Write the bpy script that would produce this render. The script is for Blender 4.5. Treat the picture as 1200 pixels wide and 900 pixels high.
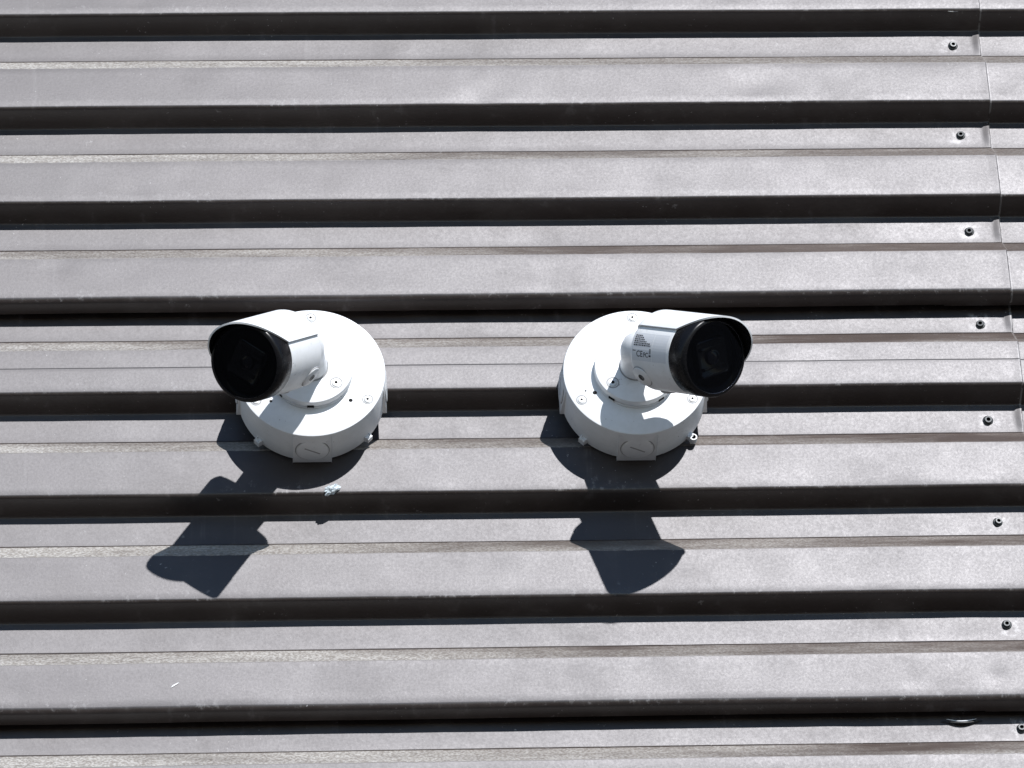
import bpy, bmesh, math, random
from mathutils import Vector, Matrix, noise

random.seed(7)
scene = bpy.context.scene
for o in list(bpy.data.objects):
    bpy.data.objects.remove(o)

# ------------------------------------------------------------------ camera
CAM_R = Vector((0.99858596, -0.03922909, -0.03587695))
CAM_U = Vector((0.01049118, -0.51617953, 0.85641615))
CAM_F = Vector((0.05211537, 0.85558154, 0.51503807))
CAM_P = Vector((-0.11704717, -3.37690632, -2.40129511))
cd = bpy.data.cameras.new('camera')
cd.sensor_width = 36.0
cd.lens = 5183.52 / 1200.0 * 36.0
cd.clip_start = 0.05
cd.clip_end = 500.0
cam = bpy.data.objects.new('camera', cd)
scene.collection.objects.link(cam)
mw = Matrix((CAM_R, CAM_U, -CAM_F)).transposed().to_4x4()
mw.translation = CAM_P
cam.matrix_world = mw
scene.camera = cam

# ------------------------------------------------------------------ sky, sun, exposure
SUN_DIR = Vector((0.2630, -0.7855, 0.5677)).normalized()      # towards the sun
w = bpy.data.worlds.new('World')
scene.world = w
w.use_nodes = True
wn = w.node_tree
bg = wn.nodes['Background']
sky = wn.nodes.new('ShaderNodeTexSky')
sky.sky_type = 'NISHITA'
sky.sun_disc = False
sky.sun_elevation = math.asin(SUN_DIR.z)
sky.sun_rotation = math.atan2(SUN_DIR.x, SUN_DIR.y)
sky.air_density = 1.0
sky.dust_density = 0.0
sky.ozone_density = 1.7
wn.links.new(sky.outputs[0], bg.inputs[0])
bg.inputs[1].default_value = 0.115

sd = bpy.data.lights.new('sun', 'SUN')
sd.energy = 5.0
sd.angle = math.radians(0.5)
sd.color = (1.0, 0.983, 0.98)
sun = bpy.data.objects.new('sun', sd)
scene.collection.objects.link(sun)
sun.rotation_euler = (-SUN_DIR).to_track_quat('-Z', 'Y').to_euler()
sun.location = (1, -4, 3)

vs = scene.view_settings
vs.view_transform = 'Standard'
vs.look = 'None'
vs.gamma = 1.0
vs.exposure = 0.25
vs.use_curve_mapping = False

# ------------------------------------------------------------------ helpers
COL = scene.collection


def obj(name, bm, mats, parent=None, smooth=None, loc=None):
    me = bpy.data.meshes.new(name)
    bm.normal_update()
    bm.to_mesh(me)
    bm.free()
    if not isinstance(mats, (list, tuple)):
        mats = [mats]
    for m in mats:
        me.materials.append(m)
    if smooth is not None:
        me.polygons.foreach_set('use_smooth', [True] * len(me.polygons))
        if smooth < 180:
            me.set_sharp_from_angle(angle=math.radians(smooth))
    o = bpy.data.objects.new(name, me)
    COL.objects.link(o)
    if parent:
        o.parent = parent
    if loc is not None:
        o.location = loc
    return o


def empty(name, loc):
    o = bpy.data.objects.new(name, None)
    o.empty_display_size = 0.05
    COL.objects.link(o)
    o.location = loc
    return o


def tag(o, label=None, cat=None, group=None, kind=None):
    if label: o['label'] = label
    if cat: o['category'] = cat
    if group: o['group'] = group
    if kind: o['kind'] = kind
    return o


def frame_out(origin=(0, 0, 0)):
    """axis pointing out of the wall (-Y): x stays right, z stays up"""
    return Vector(origin), Vector((1, 0, 0)), Vector((0, 0, 1)), Vector((0, -1, 0))


def lathe(bm, prof, fr, n=48, mat=0, cap0=False, cap1=False, a0=0.0, a1=None):
    """prof: list of (radius, height along axis)"""
    O, X, Y, A = fr
    full = a1 is None
    steps = n if full else n + 1
    rings = []
    for r, h in prof:
        ring = []
        for i in range(steps):
            t = a0 + (2 * math.pi if full else (a1 - a0)) * i / n
            ring.append(bm.verts.new(O + (X * math.cos(t) + Y * math.sin(t)) * r + A * h))
        rings.append(ring)
    for j in range(len(rings) - 1):
        for i in range(n):
            k = (i + 1) % steps
            f = bm.faces.new((rings[j][i], rings[j][k], rings[j + 1][k], rings[j + 1][i]))
            f.material_index = mat
    if cap0:
        f = bm.faces.new(list(reversed(rings[0]))); f.material_index = mat
    if cap1:
        f = bm.faces.new(rings[-1]); f.material_index = mat
    return rings


def rounded_box(bm, c, ax, ay, az, sx, sy, sz, r=0.0005, mat=0):
    """bevelled box centred at c with half sizes along three axes"""
    vs_ = []
    base = bmesh.ops.create_cube(bm, size=2.0)['verts']
    for v in base:
        x, y, z = v.co
        v.co = Vector(c) + ax * (x * sx) + ay * (y * sy) + az * (z * sz)
    edges = list({e for v in base for e in v.link_edges})
    faces = list({f for v in base for f in v.link_faces})
    for f in faces: f.material_index = mat
    if r > 0:
        bmesh.ops.bevel(bm, geom=edges, offset=r, segments=2, affect='EDGES', profile=0.5)
    return base


def tube(bm, pts, radii, n=20, mat=0, caps=True):
    pts = [Vector(p) for p in pts]
    rings = []
    T = (pts[1] - pts[0]).normalized()
    N = T.orthogonal().normalized()
    for i, p in enumerate(pts):
        t = ((pts[min(i + 1, len(pts) - 1)] - pts[max(i - 1, 0)])).normalized()
        N = (N - t * N.dot(t)).normalized()
        B = t.cross(N)
        r = radii[i] if isinstance(radii, (list, tuple)) else radii
        rings.append([bm.verts.new(p + (N * math.cos(2 * math.pi * k / n) + B * math.sin(2 * math.pi * k / n)) * r) for k in range(n)])
    for j in range(len(rings) - 1):
        for i in range(n):
            k = (i + 1) % n
            bm.faces.new((rings[j][i], rings[j][k], rings[j + 1][k], rings[j + 1][i])).material_index = mat
    if caps:
        bm.faces.new(list(reversed(rings[0]))).material_index = mat
        bm.faces.new(rings[-1]).material_index = mat


# ------------------------------------------------------------------ materials
class NT:
    def __init__(self, name):
        self.m = bpy.data.materials.new(name)
        self.m.use_nodes = True
        self.t = self.m.node_tree
        self.p = self.t.nodes['Principled BSDF']

    def n(self, kind, **kw):
        nd = self.t.nodes.new(kind)
        for k, v in kw.items():
            setattr(nd, k, v)
        return nd

    def link(self, a, b):
        self.t.links.new(a, b)

    def math(self, op, a, b=None, c=None, clamp=False):
        nd = self.n('ShaderNodeMath', operation=op, use_clamp=clamp)
        for i, v in enumerate((a, b, c)):
            if v is None: continue
            if isinstance(v, (int, float)):
                nd.inputs[i].default_value = v
            else:
                self.link(v, nd.inputs[i])
        return nd.outputs[0]

    def ramp(self, v, a, b, c=0.0, d=1.0, smooth=True):
        nd = self.n('ShaderNodeMapRange', interpolation_type='SMOOTHSTEP' if smooth else 'LINEAR')
        self.link(v, nd.inputs['Value'])
        nd.inputs['From Min'].default_value = a
        nd.inputs['From Max'].default_value = b
        nd.inputs['To Min'].default_value = c
        nd.inputs['To Max'].default_value = d
        return nd.outputs['Result']

    def mix(self, f, a, b):
        nd = self.n('ShaderNodeMix', data_type='RGBA')
        if isinstance(f, (int, float)): nd.inputs[0].default_value = f
        else: self.link(f, nd.inputs[0])
        for v, i in ((a, 6), (b, 7)):
            if isinstance(v, (tuple, list)): nd.inputs[i].default_value = (*v, 1)
            else: self.link(v, nd.inputs[i])
        return nd.outputs[2]

    def fmix(self, f, a, b):
        nd = self.n('ShaderNodeMix', data_type='FLOAT')
        for v, i in ((f, 0), (a, 2), (b, 3)):
            if isinstance(v, (int, float)): nd.inputs[i].default_value = v
            else: self.link(v, nd.inputs[i])
        return nd.outputs[0]

    def coords(self, scale=(1, 1, 1), out='Object', loc=(0, 0, 0)):
        tc = self.n('ShaderNodeTexCoord')
        mp = self.n('ShaderNodeMapping')
        mp.inputs['Scale'].default_value = scale
        mp.inputs['Location'].default_value = loc
        self.link(tc.outputs[out], mp.inputs['Vector'])
        return mp.outputs[0]

    def noise(self, vec, scale, detail=3.0, rough=0.55):
        nd = self.n('ShaderNodeTexNoise')
        self.link(vec, nd.inputs['Vector'])
        nd.inputs['Scale'].default_value = scale
        nd.inputs['Detail'].default_value = detail
        nd.inputs['Roughness'].default_value = rough
        return nd.outputs['Fac']


PITCH = 0.105


def panel_material():
    b = NT('bronze_panel_paint')
    geo = b.n('ShaderNodeNewGeometry')
    pos = geo.outputs['Position']
    oc = b.coords()
    sx = b.n('ShaderNodeSeparateXYZ'); b.link(oc, sx.inputs[0])
    # place along one rib: 0 = top of the ledge, .21 = its foot, .62 = lower lip of the crest
    fr = b.math('FRACT', b.math('MULTIPLY', sx.outputs['Z'], -1.0 / PITCH))
    wob = b.noise(pos, 90.0, 4.0, 0.6)
    fine = b.noise(pos, 1500.0, 2.0, 0.6)
    mid = b.noise(pos, 420.0, 3.0, 0.6)
    big = b.noise(pos, 5.0, 3.0, 0.5)
    patch = b.noise(pos, 22.0, 4.0, 0.6)
    # ledge dust: lies on the up-facing bevel, differs from rib to rib, thicker towards the left of the wall
    px = b.n('ShaderNodeSeparateXYZ'); b.link(pos, px.inputs[0])
    rib = b.math('FLOOR', b.math('MULTIPLY', px.outputs['Z'], 1.0 / PITCH))
    wn_ = b.n('ShaderNodeTexWhiteNoise', noise_dimensions='1D'); b.link(rib, wn_.inputs['W'])
    ribr = wn_.outputs['Value']
    frw = b.math('ADD', fr, b.math('MULTIPLY', b.math('SUBTRACT', wob, 0.5), 0.025))
    ledge = b.math('MULTIPLY', b.ramp(fr, 0.006, 0.022), b.ramp(frw, 0.2045, 0.194))
    strk = b.noise(b.coords((110, 180, 230), 'Object'), 1.0, 4.0, 0.65)
    along = b.ramp(px.outputs['X'], -0.45, 0.50, 0.95, 0.12, smooth=False)
    long_ = b.noise(b.coords((5.5, 40, 9.5), 'Object', (3.7, 0, 1.3)), 1.0, 5.0, 0.62)
    amt = b.math('ADD', along, b.math('MULTIPLY', b.math('SUBTRACT', long_, 0.5), 1.9))
    amt = b.math('ADD', amt, b.math('MULTIPLY', b.math('SUBTRACT', ribr, 0.5), 0.5), clamp=True)
    amt = b.math('ADD', amt, b.ramp(px.outputs['Z'], -0.30, 0.0, 0.0, 0.38), clamp=True)
    grainy = b.ramp(b.math('ADD', b.math('MULTIPLY', mid, 0.55), b.math('MULTIPLY', strk, 0.45)), 0.36, 0.62, 0.55, 1.0)
    dust = b.math('MULTIPLY', b.math('MULTIPLY', ledge, amt), grainy)
    thin = b.math('MULTIPLY', ledge, b.ramp(long_, 0.3, 0.7, 0.30, 0.50))
    # pale lime streaks above the lower lip of each crest, runs down the sheet, scattered specks
    lipw = b.math('ADD', fr, b.math('MULTIPLY', b.math('SUBTRACT', b.noise(b.coords((170, 170, 30)), 1.0, 4.0, 0.65), 0.5), 0.36))
    lip = b.math('MULTIPLY', b.ramp(lipw, 0.50, 0.60), b.ramp(fr, 0.64, 0.62))
    lip = b.math('MULTIPLY', lip, b.ramp(b.noise(b.coords((130, 130, 110)), 1.0, 5.0, 0.75), 0.52, 0.66))
    lip = b.math('MULTIPLY', lip, b.ramp(b.noise(b.coords((9, 9, 9.5), 'Object', (1, 5, 2)), 1.0, 3.0, 0.6), 0.42, 0.62, 0.15, 1.0))
    runs = b.ramp(b.noise(b.coords((95, 60, 5.0)), 1.0, 4.0, 0.6), 0.56, 0.74)
    runs = b.math('MULTIPLY', runs, b.ramp(patch, 0.45, 0.65))
    spk = b.ramp(b.noise(pos, 330.0, 2.0, 0.75), 0.685, 0.74)
    spk2 = b.math('MULTIPLY', spk, b.ramp(b.noise(pos, 16.0, 4.0, 0.65), 0.44, 0.62))
    scuf = b.ramp(b.noise(b.coords((70, 70, 55), 'Object', (0, 0, 7)), 1.0, 6.0, 0.7), 0.66, 0.74)
    lime = b.math('MAXIMUM', b.math('MULTIPLY', lip, 0.22), b.math('MULTIPLY', spk2, 0.42))
    lime = b.math('MAXIMUM', lime, b.math('MULTIPLY', runs, 0.07))
    lime = b.math('MAXIMUM', lime, b.math('MULTIPLY', scuf, 0.24))
    # highlights painted into the colour: round the fixings and along the left-hand sheets' end
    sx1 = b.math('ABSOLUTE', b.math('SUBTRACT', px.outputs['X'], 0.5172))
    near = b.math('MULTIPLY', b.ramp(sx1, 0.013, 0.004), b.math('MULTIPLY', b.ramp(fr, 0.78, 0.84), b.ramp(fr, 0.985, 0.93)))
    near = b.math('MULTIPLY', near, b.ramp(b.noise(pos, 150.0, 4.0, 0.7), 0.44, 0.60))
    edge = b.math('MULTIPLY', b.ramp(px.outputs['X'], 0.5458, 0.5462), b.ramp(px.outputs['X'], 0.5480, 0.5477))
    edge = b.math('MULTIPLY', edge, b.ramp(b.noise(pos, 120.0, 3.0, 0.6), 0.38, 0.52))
    glint = b.math('MAXIMUM', b.math('MULTIPLY', near, 0.34), b.math('MULTIPLY', edge, 0.20))
    dull = b.ramp(b.noise(b.coords((11, 11, 16), 'Object', (4, 2, 9)), 1.0, 5.0, 0.62), 0.54, 0.70)
    paint = b.mix(b.ramp(big, 0.35, 0.65), (0.019, 0.0135, 0.011), (0.025, 0.0185, 0.016))
    paint = b.mix(b.math('MULTIPLY', b.ramp(patch, 0.45, 0.70), 0.35), paint, (0.054, 0.045, 0.041))
    paint = b.mix(b.math('MULTIPLY', dull, 0.35), paint, (0.070, 0.062, 0.058))
    c1 = b.mix(b.math('MAXIMUM', lime, glint), paint, (0.58, 0.57, 0.57))
    c2 = b.mix(thin, c1, (0.17, 0.134, 0.118))
    c3 = b.mix(dust, c2, b.mix(b.ramp(mid, 0.40, 0.60), (0.285, 0.268, 0.243), (0.39, 0.374, 0.350)))
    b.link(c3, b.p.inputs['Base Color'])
    # gloss of the baked paint: broad lobe, sparkling grain, dull handling marks
    r0 = b.math('ADD', 0.455, b.math('MULTIPLY', b.math('SUBTRACT', fine, 0.5), 0.14))
    r0 = b.math('ADD', r0, b.math('MULTIPLY', b.math('SUBTRACT', mid, 0.5), 0.13))
    r0 = b.math('ADD', r0, b.math('MULTIPLY', b.math('SUBTRACT', patch, 0.5), 0.10))
    r0 = b.math('ADD', r0, b.math('MULTIPLY', dull, 0.035))
    r1 = b.fmix(b.math("MAXIMUM", lime, thin), r0, 0.6)
    r2 = b.fmix(dust, r1, 0.95)
    b.link(r2, b.p.inputs['Roughness'])
    b.p.inputs['Specular IOR Level'].default_value = 0.5
    b.p.inputs['IOR'].default_value = 1.605
    b.p.inputs['Specular Tint'].default_value = (0.968, 0.962, 1.0, 1.0)
    # coil-rolled sheet: the gloss spreads along the ribs
    b.p.inputs['Anisotropic'].default_value = 0.62
    tg = b.n('ShaderNodeCombineXYZ'); tg.inputs[0].default_value = 1.0
    b.link(tg.outputs[0], b.p.inputs['Tangent'])
    bp = b.n('ShaderNodeBump'); bp.inputs['Strength'].default_value = 0.35; bp.inputs['Distance'].default_value = 0.0003
    h = b.math('ADD', b.math('MULTIPLY', mid, 0.35), b.math('MULTIPLY', dust, b.math('MULTIPLY', mid, 2.5)))
    b.link(h, bp.inputs['Height'])
    b.link(bp.outputs[0], b.p.inputs['Normal'])
    return b.m


def white_material():
    b = NT('white_powder_coat')
    pos = b.coords()
    n1 = b.noise(pos, 130.0, 3.0, 0.6)
    sp = b.ramp(b.noise(pos, 330.0, 2.0, 0.75), 0.675, 0.715)
    sp = b.math('MULTIPLY', sp, b.ramp(b.noise(pos, 35.0, 3.0, 0.6), 0.40, 0.60))
    c = b.mix(b.ramp(n1, 0.35, 0.7), (0.725, 0.74, 0.755), (0.69, 0.705, 0.715))
    gr = b.ramp(b.noise(b.coords((60, 60, 22)), 1.0, 5.0, 0.65), 0.52, 0.75)
    c = b.mix(b.math('MULTIPLY', gr, 0.16), c, (0.55, 0.53, 0.49))
    c = b.mix(b.math('MULTIPLY', sp, 0.75), c, (0.16, 0.145, 0.13))
    b.link(c, b.p.inputs['Base Color'])
    b.link(b.ramp(n1, 0.3, 0.7, 0.38, 0.48), b.p.inputs['Roughness'])
    bp = b.n('ShaderNodeBump'); bp.inputs['Strength'].default_value = 0.12; bp.inputs['Distance'].default_value = 0.0002
    b.link(b.noise(pos, 900.0, 2.0), bp.inputs['Height'])
    b.link(bp.outputs[0], b.p.inputs['Normal'])
    return b.m


def plain(name, col, rough, spec=0.5, metal=0.0, var=0.15, scale=200.0):
    b = NT(name)
    nz = b.noise(b.coords(), scale, 3.0, 0.6)
    lo = tuple(x * (1 - var) for x in col); hi = tuple(min(1, x * (1 + var)) for x in col)
    b.link(b.mix(nz, lo, hi), b.p.inputs['Base Color'])
    b.link(b.ramp(nz, 0.3, 0.7, rough * 0.9, min(1, rough * 1.1)), b.p.inputs['Roughness'])
    b.p.inputs['Specular IOR Level'].default_value = spec
    b.p.inputs['Metallic'].default_value = metal
    return b.m


def pane_material():
    b = NT('tinted_pane')
    t = b.t
    tr = b.n('ShaderNodeBsdfTransparent'); tr.inputs[0].default_value = (0.42, 0.43, 0.45, 1)
    gl = b.n('ShaderNodeBsdfGlossy'); gl.inputs['Roughness'].default_value = 0.03; gl.inputs[0].default_value = (0.8, 0.85, 1, 1)
    fz = b.n('ShaderNodeFresnel'); fz.inputs[0].default_value = 1.20
    mx = b.n('ShaderNodeMixShader')
    b.link(fz.outputs[0], mx.inputs[0]); b.link(tr.outputs[0], mx.inputs[1]); b.link(gl.outputs[0], mx.inputs[2])
    b.link(mx.outputs[0], t.nodes['Material Output'].inputs['Surface'])
    return b.m


def ground_material():
    b = NT('pale_concrete')
    pos = b.coords()
    n1 = b.noise(pos, 0.6, 4.0, 0.6); n2 = b.noise(pos, 40.0, 3.0, 0.6)
    c = b.mix(n1, (0.075, 0.072, 0.069), (0.12, 0.116, 0.111))
    c = b.mix(b.math('MULTIPLY', n2, 0.4), c, (0.08, 0.077, 0.074))
    b.link(c, b.p.inputs['Base Color'])
    b.p.inputs['Roughness'].default_value = 0.9
    return b.m


M_PANEL = panel_material()
M_WHITE = white_material()
M_BLACK = plain('black_bezel_and_hood_shade', (0.006, 0.006, 0.007), 0.28, 0.18)
M_GLASS = plain('dark_front_glass', (0.0015, 0.0015, 0.0018), 0.06, 0.10, var=0.0)
M_RIDGE = plain('dark_lens_trim', (0.003, 0.003, 0.004), 0.16, 0.45)
M_LENS = plain('coated_lens', (0.006, 0.006, 0.010), 0.05, 0.5)
M_PANE = pane_material()
M_SCREWM = plain('dark_screw_metal', (0.055, 0.058, 0.06), 0.42, 0.5, 0.6)
M_STEEL = plain('zinc_screw_metal', (0.55, 0.55, 0.54), 0.4, 0.5, 0.5)
M_HOLE = plain('black_recess', (0.01, 0.01, 0.01), 0.8, 0.2)
M_GREY = plain('grey_seam', (0.30, 0.30, 0.30), 0.6)
M_LABEL = plain('silver_label', (0.58, 0.60, 0.63), 0.45, var=0.05)
M_INK = plain('black_print_ink', (0.03, 0.03, 0.035), 0.6, 0.3)
M_SCRAP = plain('pale_plastic_film', (0.50, 0.56, 0.60), 0.30, 0.5, var=0.35, scale=350.0)
M_CORE = plain('dark_wall_core', (0.03, 0.03, 0.03), 0.9, 0.2)
M_CONC = ground_material()
M_RUBBER = plain('black_sealant', (0.012, 0.012, 0.012), 0.45, 0.5)
M_CUT = plain('bare_cut_edge', (0.62, 0.62, 0.62), 0.55)
M_MARK = plain('bare_metal_scratch', (0.75, 0.75, 0.75), 0.5, var=0.1)

# ------------------------------------------------------------------ ground
GROUND_Z = -4.0
bm = bmesh.new()
bmesh.ops.create_grid(bm, x_segments=8, y_segments=8, size=120.0)
g = obj('ground', bm, M_CONC, loc=(0, 0, GROUND_Z))
tag(g, kind='structure')

# ------------------------------------------------------------------ ribbed wall
D_RIB = 0.0205      # depth of the pans behind the crests
HB = 0.0204         # height of the sloping ledge
HE = 0.0381         # crest lip above the next ledge top
HW = 0.0082         # vertical run of the web under the lip
JOIN = 0.0074       # how much a course laps up under the one above
COURSE = 4 * PITCH - JOIN
SEAM_X = 0.5465


def fillet(pts, radii, seg=4):
    out = [Vector(pts[0])]
    for i in range(1, len(pts) - 1):
        p0, p1, p2 = Vector(pts[i - 1]), Vector(pts[i]), Vector(pts[i + 1])
        d0 = (p0 - p1).normalized(); d2 = (p2 - p1).normalized()
        ang = math.acos(max(-1, min(1, d0.dot(d2))))
        r = radii[i]
        if r <= 0 or ang > 3.1:
            out.append(p1); continue
        t = r / math.tan(ang / 2)
        a = p1 + d0 * t; c = p1 + d2 * t
        bis = (d0 + d2).normalized()
        cen = p1 + bis * (r / math.sin(ang / 2))
        va = a - cen; vc = c - cen
        tot = va.angle(vc)
        sgn = 1 if va.x * vc.y - va.y * vc.x > 0 else -1
        for k in range(seg + 1):
            t_ = sgn * tot * k / seg
            out.append(cen + Vector((va.x * math.cos(t_) - va.y * math.sin(t_), va.x * math.sin(t_) + va.y * math.cos(t_))))
    out.append(Vector(pts[-1]))
    return out


def panel_profile():
    LC, LV = 0.0010, 0.0006       # crests and pans lean out a touch at the foot
    pts = [(D_RIB + 0.0013, 0.060), (D_RIB + LV, 0.0304)]; rad = [0, 0]
    for k in range(4):
        z = -k * PITCH
        pts += [(D_RIB - LV, z)]; rad += [0.0016]
        pts += [(LC, z - HB)]; rad += [0.0014]
        if k == 0:      # shallow crease rolled into the first crest
            zc = z - HB - 0.0195
            yc = lambda q: LC * (1 - 2 * (z - HB - q) / (PITCH - HB - HE))
            pts += [(yc(zc + 0.0009), zc + 0.0009), (yc(zc + 0.0001), zc + 0.0001), (yc(zc) + 0.00014, zc - 0.0002), (yc(zc - 0.0012) + 0.00006, zc - 0.0012), (yc(zc - 0.004), zc - 0.004)]; rad += [0] * 5
        lip = z - PITCH + HE
        last = k == 3
        pts += [(-LC, lip)]; rad += [0.0062 if last else 0.0037]
        if last:
            f = 0.66
            pts += [(D_RIB * f, lip - HW * f), (D_RIB * f - 0.002, lip - HW * f + 0.0035)]; rad += [0.0004, 0]
        else:
            pts += [(D_RIB + LV, lip - HW)]; rad += [0.0018]
    prof = fillet(pts, rad, 5)
    # split the long flats so that they can follow the sheet's slight waviness
    res = [prof[0]]
    for a, b in zip(prof, prof[1:]):
        n = max(1, int((b - a).length / 0.0065))
        for k in range(1, n + 1):
            res.append(a.lerp(b, k / n))
    return res


PROF = panel_profile()
# shallow knocks in the sheet: (x, world z, radius, depth)
DENTS = [(0.497, -0.669, 0.012, 0.0009), (0.455, -0.667, 0.016, -0.0005), (0.068, -0.010 - 0.055, 0.022, 0.0006), (0.33, -0.045, 0.03, 0.0006)]
_r = random.Random(21)
for _ in range(46):
    DENTS.append((_r.uniform(-0.42, 0.62), _r.uniform(-0.78, 0.12), _r.uniform(0.009, 0.030), _r.choice((-1, 1)) * _r.uniform(0.00012, 0.00045)))


def make_panel(x0, x1, zorg, yoff, fine, seed, flare_end=False):
    xs = []
    if fine:
        x = x0
        while x < x1 - 1e-6:
            xs.append(x)
            x += 0.0065 if -0.42 < x < 0.62 else 0.06
        xs = [v for v in xs if v < x1 - 0.012]
        xs += [x1 - 0.010, x1 - 0.0075, x1 - 0.0055, x1 - 0.0035, x1 - 0.0015, x1] if flare_end else [x1]
    else:
        n = 24
        xs = [x0 + (x1 - x0) * i / n for i in range(n + 1)]
    bm = bmesh.new()
    rows = []
    for x in xs:
        row = []
        for p in PROF:
            y, z = p
            nv = Vector((x * 5.0, (z + zorg) * 9.0, seed * 3.1))
            dy = 0.00055 * noise.noise(nv) + 0.00018 * noise.noise(nv * 5.0)
            if fine:
                for dx_, dz_, dr_, dd_ in DENTS:
                    q_ = ((x - dx_) ** 2 + ((z + zorg - dz_) * 1.4) ** 2) / (dr_ * dr_)
                    if q_ < 4.0:
                        dy += dd_ * math.exp(-2.2 * q_)
            dz = 0.00050 * noise.noise(Vector((x * 6.0, math.floor(-z / PITCH) * 7.3, seed * 5.7 + 2)))
            dz += 0.00012 * noise.noise(Vector((x * 40.0, z * 30, seed)))
            xx = x
            if flare_end:
                t = max(0.0, (x - (x1 - 0.0085)) / 0.0085)
                t = t * t * (3 - 2 * t)
                fr = (-z / PITCH) % 1.0
                valley = 0.35 + 0.65 * (fr - 0.70) / 0.1 if 0.70 < fr < 0.80 else (1.0 if fr >= 0.80 and fr < 0.93 else 0.2)
                dy -= 0.0017 * t * valley
                if t > 0.9:
                    xx += 0.0002 * noise.noise(Vector((z * 30, seed, 9.0)))
            row.append(bm.verts.new((xx, y + dy + yoff, z + dz)))
        rows.append(row)
    for a, b in zip(rows, rows[1:]):
        for i in range(len(PROF) - 1):
            bm.faces.new((a[i], a[i + 1], b[i + 1], b[i]))
    return bm


def screw_mesh():
    bm = bmesh.new()
    fr = frame_out()
    # rubber-faced washer, flanged head, dark socket in the middle
    lathe(bm, [(0.0044, 0.0), (0.0044, 0.0007), (0.0040, 0.0011), (0.0033, 0.0012)], fr, 20, 0)
    lathe(bm, [(0.0033, 0.0012), (0.0032, 0.0032), (0.0028, 0.0036), (0.0017, 0.0036)], fr, 6 * 3, 0)
    lathe(bm, [(0.0017, 0.0036), (0.0016, 0.0014)], fr, 18, 1)
    lathe(bm, [(0.0016, 0.0014), (0.00001, 0.0014)], fr, 18, 1)
    me = bpy.data.meshes.new('screw')
    bm.normal_update(); bm.to_mesh(me); bm.free()
    me.materials.append(M_SCREWM); me.materials.append(M_HOLE)
    me.polygons.foreach_set('use_smooth', [True] * len(me.polygons))
    me.set_sharp_from_angle(angle=math.radians(40))
    return me


SCREW_ME = screw_mesh()
wall = empty('ribbed_metal_wall', (0, 0.05, GROUND_Z))
tag(wall, 'bronze-grey horizontally ribbed metal cladding wall filling the whole picture', 'wall')


def world_child(o, parent, loc):
    o.parent = parent
    o.location = Vector(loc) - parent_world(parent)


def parent_world(o):
    v = Vector((0, 0, 0))
    while o is not None:
        v += o.location
        o = o.parent
    return v


bm = bmesh.new()
rounded_box(bm, (0, 0.11, (GROUND_Z + 1.3) / 2), Vector((1, 0, 0)), Vector((0, 1, 0)), Vector((0, 0, 1)), 2.6, 0.06, (1.3 - GROUND_Z) / 2, 0.0)
core = obj('wall_core', bm, M_CORE)
world_child(core, wall, (0, 0, 0))

SCREWS = {-1: (0.5220, 0.1140), 0: (0.5206, 0.0116), 1: (0.5189, -0.0908), 2: (0.5173, -0.1979), 3: (0.5184, -0.2988), 4: (0.5161, -0.4000),
          5: (0.5153, -0.5045), 6: (0.5136, -0.6070), 7: (0.5170, -0.7085), 8: (0.5160, -0.8140)}
panels = {}
top0 = PITCH
for m in range(-2, 9):
    z0 = top0 - COURSE * m
    fine = m in (0, 1, 2)
    for side in (0, 1):
        if side == 0:
            bm = make_panel(-2.5, SEAM_X + (0.0, 0.0012, -0.001)[m % 3], z0, 0.0, fine, m * 2 + 11, fine)
        else:
            bm = make_panel(SEAM_X - 0.06, 2.5, z0, 0.0013, fine, m * 2 + 50)
        o = obj('cladding_panel', bm, [M_PANEL, M_CUT], smooth=50)
        md = o.modifiers.new('sheet', 'SOLIDIFY'); md.thickness = 0.0003; md.offset = -1.0; md.material_offset_rim = 1
        world_child(o, wall, (0, 0, z0))
        panels[(m, side)] = o
# which side solidify grows to is fixed by face direction: the visible skin is the front
for k, (x, z) in SCREWS.items():
    m = 0 if k < 3 else (1 if k < 7 else 2)
    s = bpy.data.objects.new('screw', SCREW_ME)
    COL.objects.link(s)
    world_child(s, panels[(m, 0)], (x, D_RIB + 0.0002, z))
    s.scale = [random.uniform(1.0, 1.1)] * 3
    s.rotation_euler = (random.uniform(-.12, .12), random.uniform(0, 3), random.uniform(-.12, .12))

# small marks on the sheet: scratches in the paint and a buckled sliver of sealant in the lower lap
for (x, y, z), ln, ang, wd in (((-0.2104, -0.0006, -0.6653), 0.0085, 0.65, 0.0007), ((0.512, 0.0006, 0.0383), 0.026, -0.06, 0.00028)):
    bm = bmesh.new()
    n = 8
    up = Vector((-math.sin(ang), 0, math.cos(ang))); al = Vector((math.cos(ang), 0, math.sin(ang)))
    prev = None
    for i in range(n + 1):
        t = i / n
        wdt = wd * math.sin(math.pi * (0.08 + 0.84 * t)) * random.uniform(.7, 1.1)
        c = al * (ln * (t - .5)) + Vector((0, 0, 0.0003 * math.sin(5 * t)))
        cur = [bm.verts.new(c + up * wdt), bm.verts.new(c + Vector((0, -0.00015, 0))), bm.verts.new(c - up * wdt)]
        if prev:
            bm.faces.new((prev[0], prev[1], cur[1], cur[0])); bm.faces.new((prev[1], prev[2], cur[2], cur[1]))
        prev = cur
    o = obj('paint_scratch', bm, M_MARK)
    world_child(o, panels[(1 if z < -.3 else 0, 0)], (x, y, z))

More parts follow.
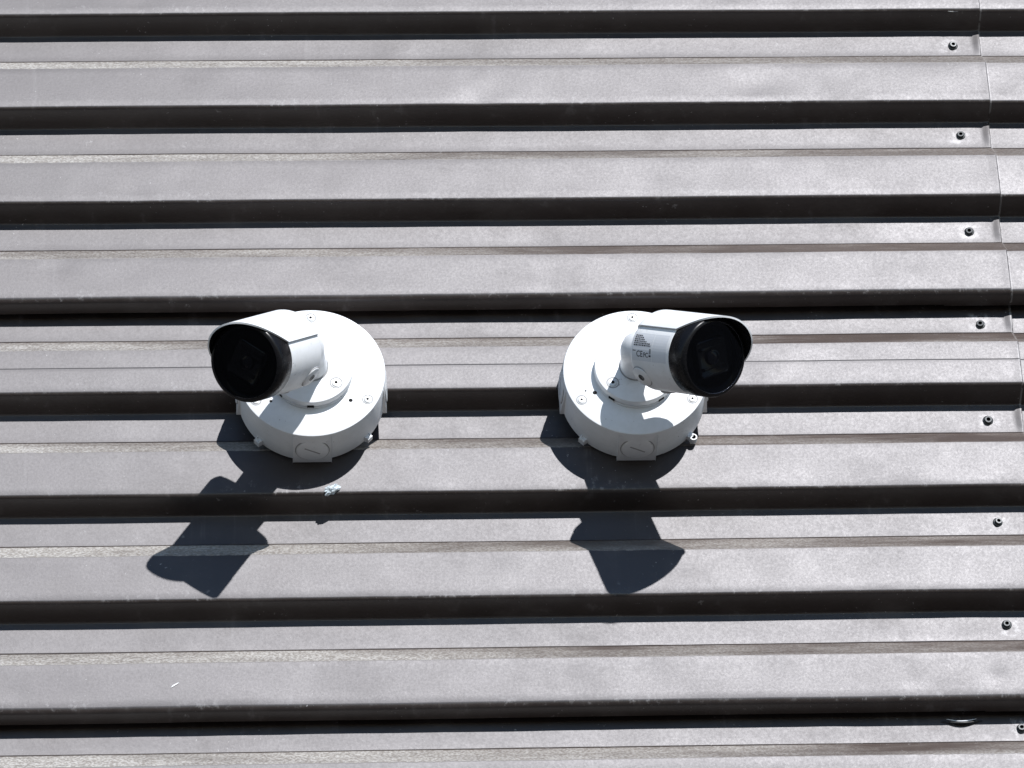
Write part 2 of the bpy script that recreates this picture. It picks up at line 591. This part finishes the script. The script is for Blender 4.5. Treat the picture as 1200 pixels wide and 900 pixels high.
bm = bmesh.new()
pts = []; rad = []
for i in range(17):
    t = i / 16
    pts.append((0.036 * (t - .5), -0.0012 - 0.0016 * math.sin(math.pi * t) + 0.0003 * math.sin(9 * t), 0.0012 - 0.0030 * math.sin(math.pi * t) ** 1.3))
    rad.append(0.0003 + 0.0006 * math.sin(math.pi * t))
tube(bm, pts, rad, 8)
pts2 = [(p[0] * .72, p[1] - .0004, p[2] + 0.0014) for p in pts]
tube(bm, pts2, [r * .8 for r in rad], 8, 1)
o = obj('buckled_sealant', bm, [M_RUBBER, M_LABEL], smooth=60)
world_child(o, panels[(2, 0)], (0.4655, D_RIB, -0.7015))


# ------------------------------------------------------------------ junction boxes
def cross_screw(bm_name, parent, x, z, y, r):
    """countersunk pan screw: steel head, dark cross recess, ring groove round it"""
    bm = bmesh.new()
    fr = frame_out((x, y, z))
    lathe(bm, [(r * 1.45, 0.0), (r * 1.42, 0.00025), (r * 1.22, 0.00025), (r * 1.18, 0.0001)], fr, 24, 2)
    lathe(bm, [(r * 1.0, 0.0001), (r * 0.95, 0.0006), (r * 0.55, 0.0009), (r * 0.38, 0.0009)], fr, 24, 0)
    lathe(bm, [(r * 0.38, 0.0009), (r * 0.3, 0.0004), (0.00001, 0.0004)], fr, 12, 1)
    return obj(bm_name, bm, [M_STEEL, M_HOLE, M_GREY], parent, smooth=40)


def side_screw_bosses(root, R):
    # flat conduit bosses at the four sides, the bottom one with a slotted plug
    for k, ang in enumerate((-90, 0, 180)):
        a = math.radians(ang)
        rad = Vector((math.cos(a), 0, math.sin(a))); tan = Vector((-math.sin(a), 0, math.cos(a))); out = Vector((0, -1, 0))
        bm = bmesh.new()
        rounded_box(bm, rad * (R - 0.0065) + out * 0.0196, tan, rad, out, 0.0172, 0.0080, 0.0196, 0.0005)
        for v in bm.verts:
            if v.co.dot(out) > 0.030 and v.co.dot(rad) > R - 0.004:
                v.co -= rad * 0.0034
        boss = obj('conduit_boss', bm, M_WHITE, root, smooth=40)
        tl = math.atan(0.0034 / 0.0392)
        c = rad * (R + 0.0003) + out * 0.0190
        out, rad = (out * math.cos(tl) - rad * math.sin(tl)), (rad * math.cos(tl) + out * math.sin(tl))
        fr = (c, tan, out, rad)
        bm = bmesh.new()
        lathe(bm, [(0.0152, -0.0004), (0.0149, 0.0001), (0.0146, 0.0001)], fr, 40, 1)
        lathe(bm, [(0.0143, -0.0003), (0.0141, 0.0006), (0.0134, 0.0009), (0.0001, 0.0009)], fr, 40, 0)
        d = (tan * 0.86 + out * -0.5).normalized()
        rounded_box(bm, c + rad * 0.0009, d, rad.cross(d), rad, 0.0078, 0.0006, 0.00025, 0.0, 1)
        obj('plug', bm, [M_WHITE, M_GREY], boss, smooth=40)


def junction_box(x, z, R, label, rot, holes):
    root = empty('junction_box', (x, 0.0, z))
    tag(root, label, 'junction box', 'round boxes on the wall')
    H = 0.043
    bm = bmesh.new()
    lathe(bm, [(R - 0.006, 0.0005), (R - 0.0005, 0.0005), (R, 0.0012), (R, H - 0.0014), (R - 0.0004, H - 0.0005), (R - 0.0014, H), (R * 0.5, H), (0.0005, H)],
          frame_out(), 96, cap0=True, cap1=True)
    obj('housing', bm, M_WHITE, root, smooth=35)
    side_screw_bosses(root, R)
    for ang in (90, 210, 330):
        a = math.radians(ang + rot)
        cross_screw('screw', root, math.cos(a) * 0.0565, math.sin(a) * 0.0565, -H, 0.0034)
    for hx, hz, hr in holes:
        bm = bmesh.new()
        lathe(bm, [(hr * 1.3, 0.0), (hr * 1.15, 0.00025), (hr, 0.0002), (0.00001, 0.0002)], frame_out((hx, -H, hz)), 14, 0, )
        obj('pin_hole', bm, M_HOLE, root)
    for ang in (-42, -135, 45, 135):
        a = math.radians(ang)
        rl = R + (0.0050 if ang == -42 and x > 0 else 0.0004)
        c = (math.cos(a) * rl, -0.0008, math.sin(a) * rl)
        bm = bmesh.new()
        lathe(bm, [(0.0035, 0.0), (0.0035, 0.0062), (0.0032, 0.0068), (0.0022, 0.0068)], frame_out(c), 20, 0, cap0=True)
        lathe(bm, [(0.0022, 0.0068), (0.0020, 0.003), (0.00001, 0.003)], frame_out(c), 16, 1)
        rounded_box(bm, Vector((math.cos(a), 0, math.sin(a))) * (R + 0.001) + Vector((0, -0.0042, 0)), Vector((math.cos(a), 0, math.sin(a))), Vector((0, 1, 0)), Vector((-math.sin(a), 0, math.cos(a))), 0.0032, 0.0028, 0.0030, 0.0003)
        obj('mounting_lug', bm, [M_WHITE, M_HOLE], root, smooth=40)
    return root


# ------------------------------------------------------------------ bullet cameras
def security_camera(x, z, axis, P0w, L, label, side_sign, roll, with_label, disc_screws, notches):
    H0 = 0.043
    base = Vector((x, -H0, z))
    root = empty('security_camera', base)
    tag(root, label, 'security camera', 'bullet cameras on the wall')
    A = Vector(axis).normalized()
    E = A.cross(Vector((0, 0, 1))).normalized()       # to one side
    U = E.cross(A).normalized()                        # body's own up
    if side_sign < 0:
        E = -E
    E0, U0 = E, U                                      # unrolled
    rl = math.radians(roll)
    U = U0 * math.cos(rl) - E0 * math.sin(rl)
    E = E0 * math.cos(rl) + U0 * math.sin(rl)
    P0 = Vector(P0w) - base
    SR = 0.029                                         # rear end of the barrel
    DR = 0.0368; DH = 0.0098

    # mounting disc
    bm = bmesh.new()
    lathe(bm, [(DR + 0.0006, 0.0002), (DR + 0.0006, 0.0016), (DR - 0.0008, 0.0019), (DR - 0.0008, 0.0030), (DR, 0.0034), (DR, DH - 0.0012), (DR - 0.0004, DH - 0.0004), (DR - 0.0014, DH),
               (0.019, DH), (0.0005, DH)], frame_out(), 72, cap0=True, cap1=True)
    disc = obj('mounting_disc', bm, M_WHITE, root, smooth=35)
    for ang in disc_screws:
        a = math.radians(ang)
        cross_screw('screw', disc, math.cos(a) * 0.0272, math.sin(a) * 0.0272, -DH, 0.0040)
    for ang in notches:
        a = math.radians(ang)
        bm = bmesh.new()
        rd = Vector((math.cos(a), 0, math.sin(a)))
        rounded_box(bm, rd * (DR - 0.0004) + Vector((0, -0.0030, 0)), rd, Vector((0, 1, 0)), Vector((-math.sin(a), 0, math.cos(a))), 0.0008, 0.0016, 0.0028, 0.0003)
        obj('notch', bm, M_HOLE, disc)

    # swivel neck: straight stub, ball, short link into the barrel's rear
    RN = 0.0142
    q0 = Vector((0, -DH + 0.0005, 0)); qe = P0 + A * 0.001
    q2 = P0 + A * (SR + 0.012)
    c1 = q0 + (qe - q0) * 0.45
    pts = [q0, q0 + (qe - q0) * 0.25]
    rad = [RN, RN]
    p0_, p1_, p2_, p3_ = c1, qe + (qe - q0) * 0.10, qe - A * 0.002, q2
    N = 14
    for i in range(N + 1):
        t = i / N
        pts.append(p0_ * (1 - t) ** 3 + p1_ * 3 * t * (1 - t) ** 2 + p2_ * 3 * t * t * (1 - t) + p3_ * t ** 3)
        rad.append(RN + 0.0016 * math.sin(math.pi * min(1, t * 1.1)) + 0.0025 * t)
    bm = bmesh.new()
    tube(bm, pts, rad, 36)
    neck = obj('swivel_neck', bm, M_WHITE, root, smooth=40)
    bm = bmesh.new()
    lathe(bm, [(RN + 0.0001, 0.0), (RN + 0.0010, 0.0002), (RN + 0.0010, 0.0009), (RN + 0.0001, 0.0012)], frame_out((0, -DH, 0)), 40)
    obj('seam_ring', bm, M_GREY, neck, smooth=40)

    # barrel
    fr = (P0, E, U, A)
    RB = 0.0342
    S1 = L - 0.021
    bm = bmesh.new()
    prof = [(0.0005, SR), (RB - 0.0080, SR)]
    for k in range(1, 7):
        t = math.pi / 2 * k / 6
        prof.append((RB - 0.0080 + 0.0080 * math.sin(t), SR + 0.0080 - 0.0080 * math.cos(t)))
    prof += [(RB, S1 - 0.0005), (RB - 0.0006, S1)]
    lathe(bm, prof, fr, 72, cap0=True, cap1=True)
    barrel = obj('barrel', bm, M_WHITE, root, smooth=35)

    # round cap low on the side, with a screw in it
    for sgn in (1, -1):
        th = math.radians(148) * sgn
        rd = (E0 * math.sin(th) + U0 * math.cos(th))
        c = P0 + A * 0.042 + rd * (RB - 0.0019)
        tg = A.cross(rd)
        bm = bmesh.new()
        lathe(bm, [(0.0102, 0.0), (0.0100, 0.0021), (0.0092, 0.0027), (0.0001, 0.0029)], (c, A, tg, rd), 32, 0)
        lathe(bm, [(0.0108, 0.0008), (0.0106, 0.0016), (0.0101, 0.0016)], (c, A, tg, rd), 32, 1)
        cap = obj('side_cap', bm, [M_WHITE, M_GREY], barrel, smooth=40)
        bm = bmesh.new()
        lathe(bm, [(0.0034, 0.0027), (0.0032, 0.0032), (0.0020, 0.0032), (0.0016, 0.0029), (0.0001, 0.0029)], (c, A, tg, rd), 18, 0)
        obj('screw', bm, M_SCREWM, cap, smooth=40)

    # black bezel and front glass
    RZ = 0.0346
    bm = bmesh.new()
    lathe(bm, [(RB - 0.002, S1 + 0.0002), (RZ - 0.0004, S1 + 0.0002), (RZ, S1 + 0.0008), (RZ, L - 0.0035), (RZ - 0.0006, L - 0.0015), (RZ - 0.0022, L - 0.0002), (RZ - 0.0036, L), (RZ - 0.0040, L - 0.0012)], fr, 72)
    bez = obj('bezel', bm, M_BLACK, root, smooth=40)
    PR = RZ - 0.0038
    bm = bmesh.new()
    lathe(bm, [(PR, L - 0.0010), (0.018, L - 0.00085), (0.0005, L - 0.0008)], fr, 72, cap1=True)
    obj('front_glass', bm, M_PANE, bez, smooth=60)
    # dark tray behind the pane, its stepped ring, and the square lens block with lens and two infrared lamps
    bm = bmesh.new()
    lathe(bm, [(PR + 0.0006, L - 0.0014), (PR - 0.0010, L - 0.0016), (PR - 0.0040, L - 0.0040), (PR - 0.0044, L - 0.0070), (0.0005, L - 0.0070)], fr, 64, cap1=True)
    obj('inner_tray', bm, M_GLASS, bez, smooth=35)
    rt = math.radians(41)
    X2 = E * math.cos(rt) + U * math.sin(rt); Y2 = U * math.cos(rt) - E * math.sin(rt)
    bm = bmesh.new()
    win = []
    half = 0.0165; rc = 0.0045
    for cx_, cy_, st in ((1, 1, 0), (-1, 1, 90), (-1, -1, 180), (1, -1, 270)):
        for k in range(7):
            t = math.radians(st + 15 * k)
            win.append(((half - rc) * cx_ + rc * math.cos(t), (half - rc) * cy_ + rc * math.sin(t)))
    rings = []
    for sc_, h_ in ((1.0, L - 0.0070), (0.97, L - 0.0030), (0.93, L - 0.0026), (0.88, L - 0.0034)):
        rings.append([bm.verts.new(P0 + A * h_ + X2 * (a_ * sc_) + Y2 * (b_ * sc_)) for a_, b_ in win])
    for r0_, r1_ in zip(rings, rings[1:]):
        for i in range(len(win)):
            k = (i + 1) % len(win)
            bm.faces.new((r0_[i], r0_[k], r1_[k], r1_[i]))
    bm.faces.new(rings[-1])
    for off in (-0.0085, 0.0085):
        rounded_box(bm, P0 + A * (L - 0.0031) + X2 * off, X2, Y2, A, 0.0012, 0.0115, 0.0006, 0.0004)
    obj('lens_block', bm, M_RIDGE, bez, smooth=40)
    bm = bmesh.new()
    lathe(bm, [(0.0066, L - 0.0034), (0.0064, L - 0.0020), (0.0056, L - 0.0018), (0.0052, L - 0.0026), (0.0040, L - 0.0022), (0.0020, L - 0.0017), (0.0003, L - 0.0016)], fr, 40, cap1=True)
    obj('lens', bm, M_LENS, bez, smooth=40)

    # sun hood: upper shell that runs the length of the barrel and juts over the glass
    HALF = math.radians(84)
    RI = 0.0349; RO = 0.0364
    na, ns = 40, 24
    bm = bmesh.new()
    grid = {}
    for layer, r in ((0, RI), (1, RO)):
        for i in range(na + 1):
            th = -HALF + 2 * HALF * i / na
            k = abs(th) / HALF
            front = S1 + 0.001 + (L + 0.0115 - S1) * (1 - k ** 2.3)
            rear = SR + 0.001
            for j in range(ns + 1):
                t = j / ns
                s = rear + (front - rear) * t
                rr = r
                if s < SR + 0.009:           # rolled rear end
                    u_ = (SR + 0.009 - s) / 0.008
                    rr = r - 0.0046 * u_ * u_
                rd = E * math.sin(th) + U * math.cos(th)
                grid[(layer, i, j)] = bm.verts.new(P0 + rd * rr + A * s)
    for i in range(na):
        for j in range(ns):
            f = bm.faces.new((grid[(1, i, j)], grid[(1, i + 1, j)], grid[(1, i + 1, j + 1)], grid[(1, i, j + 1)]))
            f = bm.faces.new((grid[(0, i, j)], grid[(0, i, j + 1)], grid[(0, i + 1, j + 1)], grid[(0, i + 1, j)])); f.material_index = 1  # inner face coloured black for the deep shade under the hood
        for j in (0, ns):
            bm.faces.new((grid[(0, i, j)], grid[(0, i + 1, j)], grid[(1, i + 1, j)], grid[(1, i, j)]))
    for i in (0, na):
        for j in range(ns):
            bm.faces.new((grid[(0, i, j)], grid[(0, i, j + 1)], grid[(1, i, j + 1)], grid[(1, i, j)]))
    bmesh.ops.recalc_face_normals(bm, faces=bm.faces)
    hood = obj('sun_hood', bm, [M_WHITE, M_BLACK], root, smooth=40)
    # gasket strip closing the groove below the hood's edge
    for sgn in (1, -1):
        bm = bmesh.new()
        th = (HALF - math.radians(1.5)) * sgn
        rd = E * math.sin(th) + U * math.cos(th)
        tg = A.cross(rd)
        rounded_box(bm, P0 + rd * (RB + 0.0001) + A * (SR + 0.006 + S1) / 2, A, tg, rd, (S1 - SR - 0.006) / 2, 0.0008, 0.0014, 0.0)
        obj('groove', bm, M_GREY, hood)

    if with_label:
        def at(s, th, lift):
            rd = E0 * math.sin(th) + U0 * math.cos(th)
            return P0 + A * s + rd * (RB + lift)
        t0, t1 = math.radians(80), math.radians(121)
        s0, s1 = 0.036, 0.083
        def patch(bm, sa, sb, ta, tb, lift, mat, n=10, m=2):
            vv = [[bm.verts.new(at(sa + (sb - sa) * j / m, ta + (tb - ta) * i / n, lift)) for j in range(m + 1)] for i in range(n + 1)]
            for i in range(n):
                for j in range(m):
                    bm.faces.new((vv[i][j], vv[i + 1][j], vv[i + 1][j + 1], vv[i][j + 1])).material_index = mat
        bm = bmesh.new()
        sm = s0 + 0.027
        patch(bm, s0, sm, t0, t1, 0.00012, 0)
        patch(bm, sm + 0.0008, s1, t0, t1, 0.00012, 0)
        lab = obj('rating_label', bm, M_LABEL, barrel)
        # rows of tiny print, and the conformity marks
        bm = bmesh.new()
        y = t0 + math.radians(3)
        for row, w_ in enumerate((0.35, 0.45, 0.5, 0.7, 0.85, 0.95)):
            x_ = s0 + 0.0015
            while x_ < s0 + 0.0015 + 0.024 * w_:
                l_ = random.uniform(0.0008, 0.0024)
                patch(bm, x_, min(x_ + l_, sm - 0.001), y, y + math.radians(1.9), 0.00022, 0, 2, 1)
                x_ += l_ + 0.0006
            y += math.radians(2.9)
        def text(txt, sx_, ty, size, bold=0.0):
            cu = bpy.data.curves.new('t', 'FONT'); cu.body = txt; cu.size = size; cu.offset = bold; cu.resolution_u = 3
            to = bpy.data.objects.new('t', cu); COL.objects.link(to)
            bpy.context.view_layer.update()
            me = to.evaluated_get(bpy.context.evaluated_depsgraph_get()).to_mesh()
            vm = [bm.verts.new(at(sx_ + v.co.x, ty - v.co.y / RB, 0.00024)) for v in me.vertices]
            for p in me.polygons:
                try: bm.faces.new([vm[i] for i in p.vertices])
                except ValueError: pass
            bpy.data.objects.remove(to)
        tb = math.radians(115)
        text('CE', s0 + 0.0062, tb, 0.0074, 0.00008)
        text('FC', s0 + 0.0160, tb, 0.0058, 0.00010)
        patch(bm, s0 + 0.001, s0 + 0.0052, math.radians(106), math.radians(107.2), 0.00024, 0, 2, 2)
        # crossed-out bin
        patch(bm, s0 + 0.0238, s0 + 0.0262, math.radians(103), math.radians(104.2), 0.00024, 0, 2, 1)
        patch(bm, s0 + 0.0241, s0 + 0.0248, math.radians(104.6), math.radians(110), 0.00024, 0, 2, 1)
        patch(bm, s0 + 0.0254, s0 + 0.0260, math.radians(104.6), math.radians(110), 0.00024, 0, 2, 1)
        patch(bm, s0 + 0.0236, s0 + 0.0264, math.radians(111.5), math.radians(114), 0.00024, 0, 2, 1)
        bmesh.ops.recalc_face_normals(bm, faces=bm.faces)
        obj('print', bm, M_INK, lab)
    return root


LX, LZ = -0.0903, -0.3803
RX, RZZ = 0.1957, -0.3832
junction_box(LX, LZ, 0.0652, 'round white junction box behind the camera that points left', 0,
             [(0.0340, -0.0290, 0.0014), (-0.036, -0.029, 0.0010)])
junction_box(RX, RZZ, 0.0642, 'round white junction box behind the camera with the printed label', 0,
             [(-0.0370, -0.0210, 0.0015), (0.0400, -0.0210, 0.0014), (-0.0450, -0.0190, 0.0006)])
security_camera(LX, LZ, (-0.4871, -0.6671, -0.5636), (-0.0950, -0.0920, -0.3825), 0.108,
                'white bullet camera with black front, pointing down to the left', -1, 0, False, (-38, 82, 202), (-92, -140))
security_camera(RX, RZZ, (0.5445, -0.6708, -0.5036), (0.1944, -0.0916, -0.3886), 0.108,
                'white bullet camera with printed label on its barrel, pointing down to the right', 1, 15, True, (218, 98, -22), (-128, -55))

# ------------------------------------------------------------------ crumpled scrap stuck to a rib lip
bm = bmesh.new()
bmesh.ops.create_icosphere(bm, subdivisions=4, radius=1.0)
for v in bm.verts:
    d = v.co.copy()
    n = noise.noise(d * 1.6 + Vector((3, 1, 2))) * 0.45 + abs(noise.noise(d * 3.7)) * 0.45 - 0.12
    d *= 1.0 + n
    v.co = Vector((d.x * 0.0058 + d.z * 0.0010, d.y * 0.0040, d.z * 0.0046 + d.x * 0.0016))
sc = obj('crumpled_scrap', bm, M_SCRAP, loc=(-0.0735, -0.0020, -0.4760), smooth=25)
tag(sc, 'tiny crumpled pale scrap stuck on the rib edge under the left box', 'scrap')
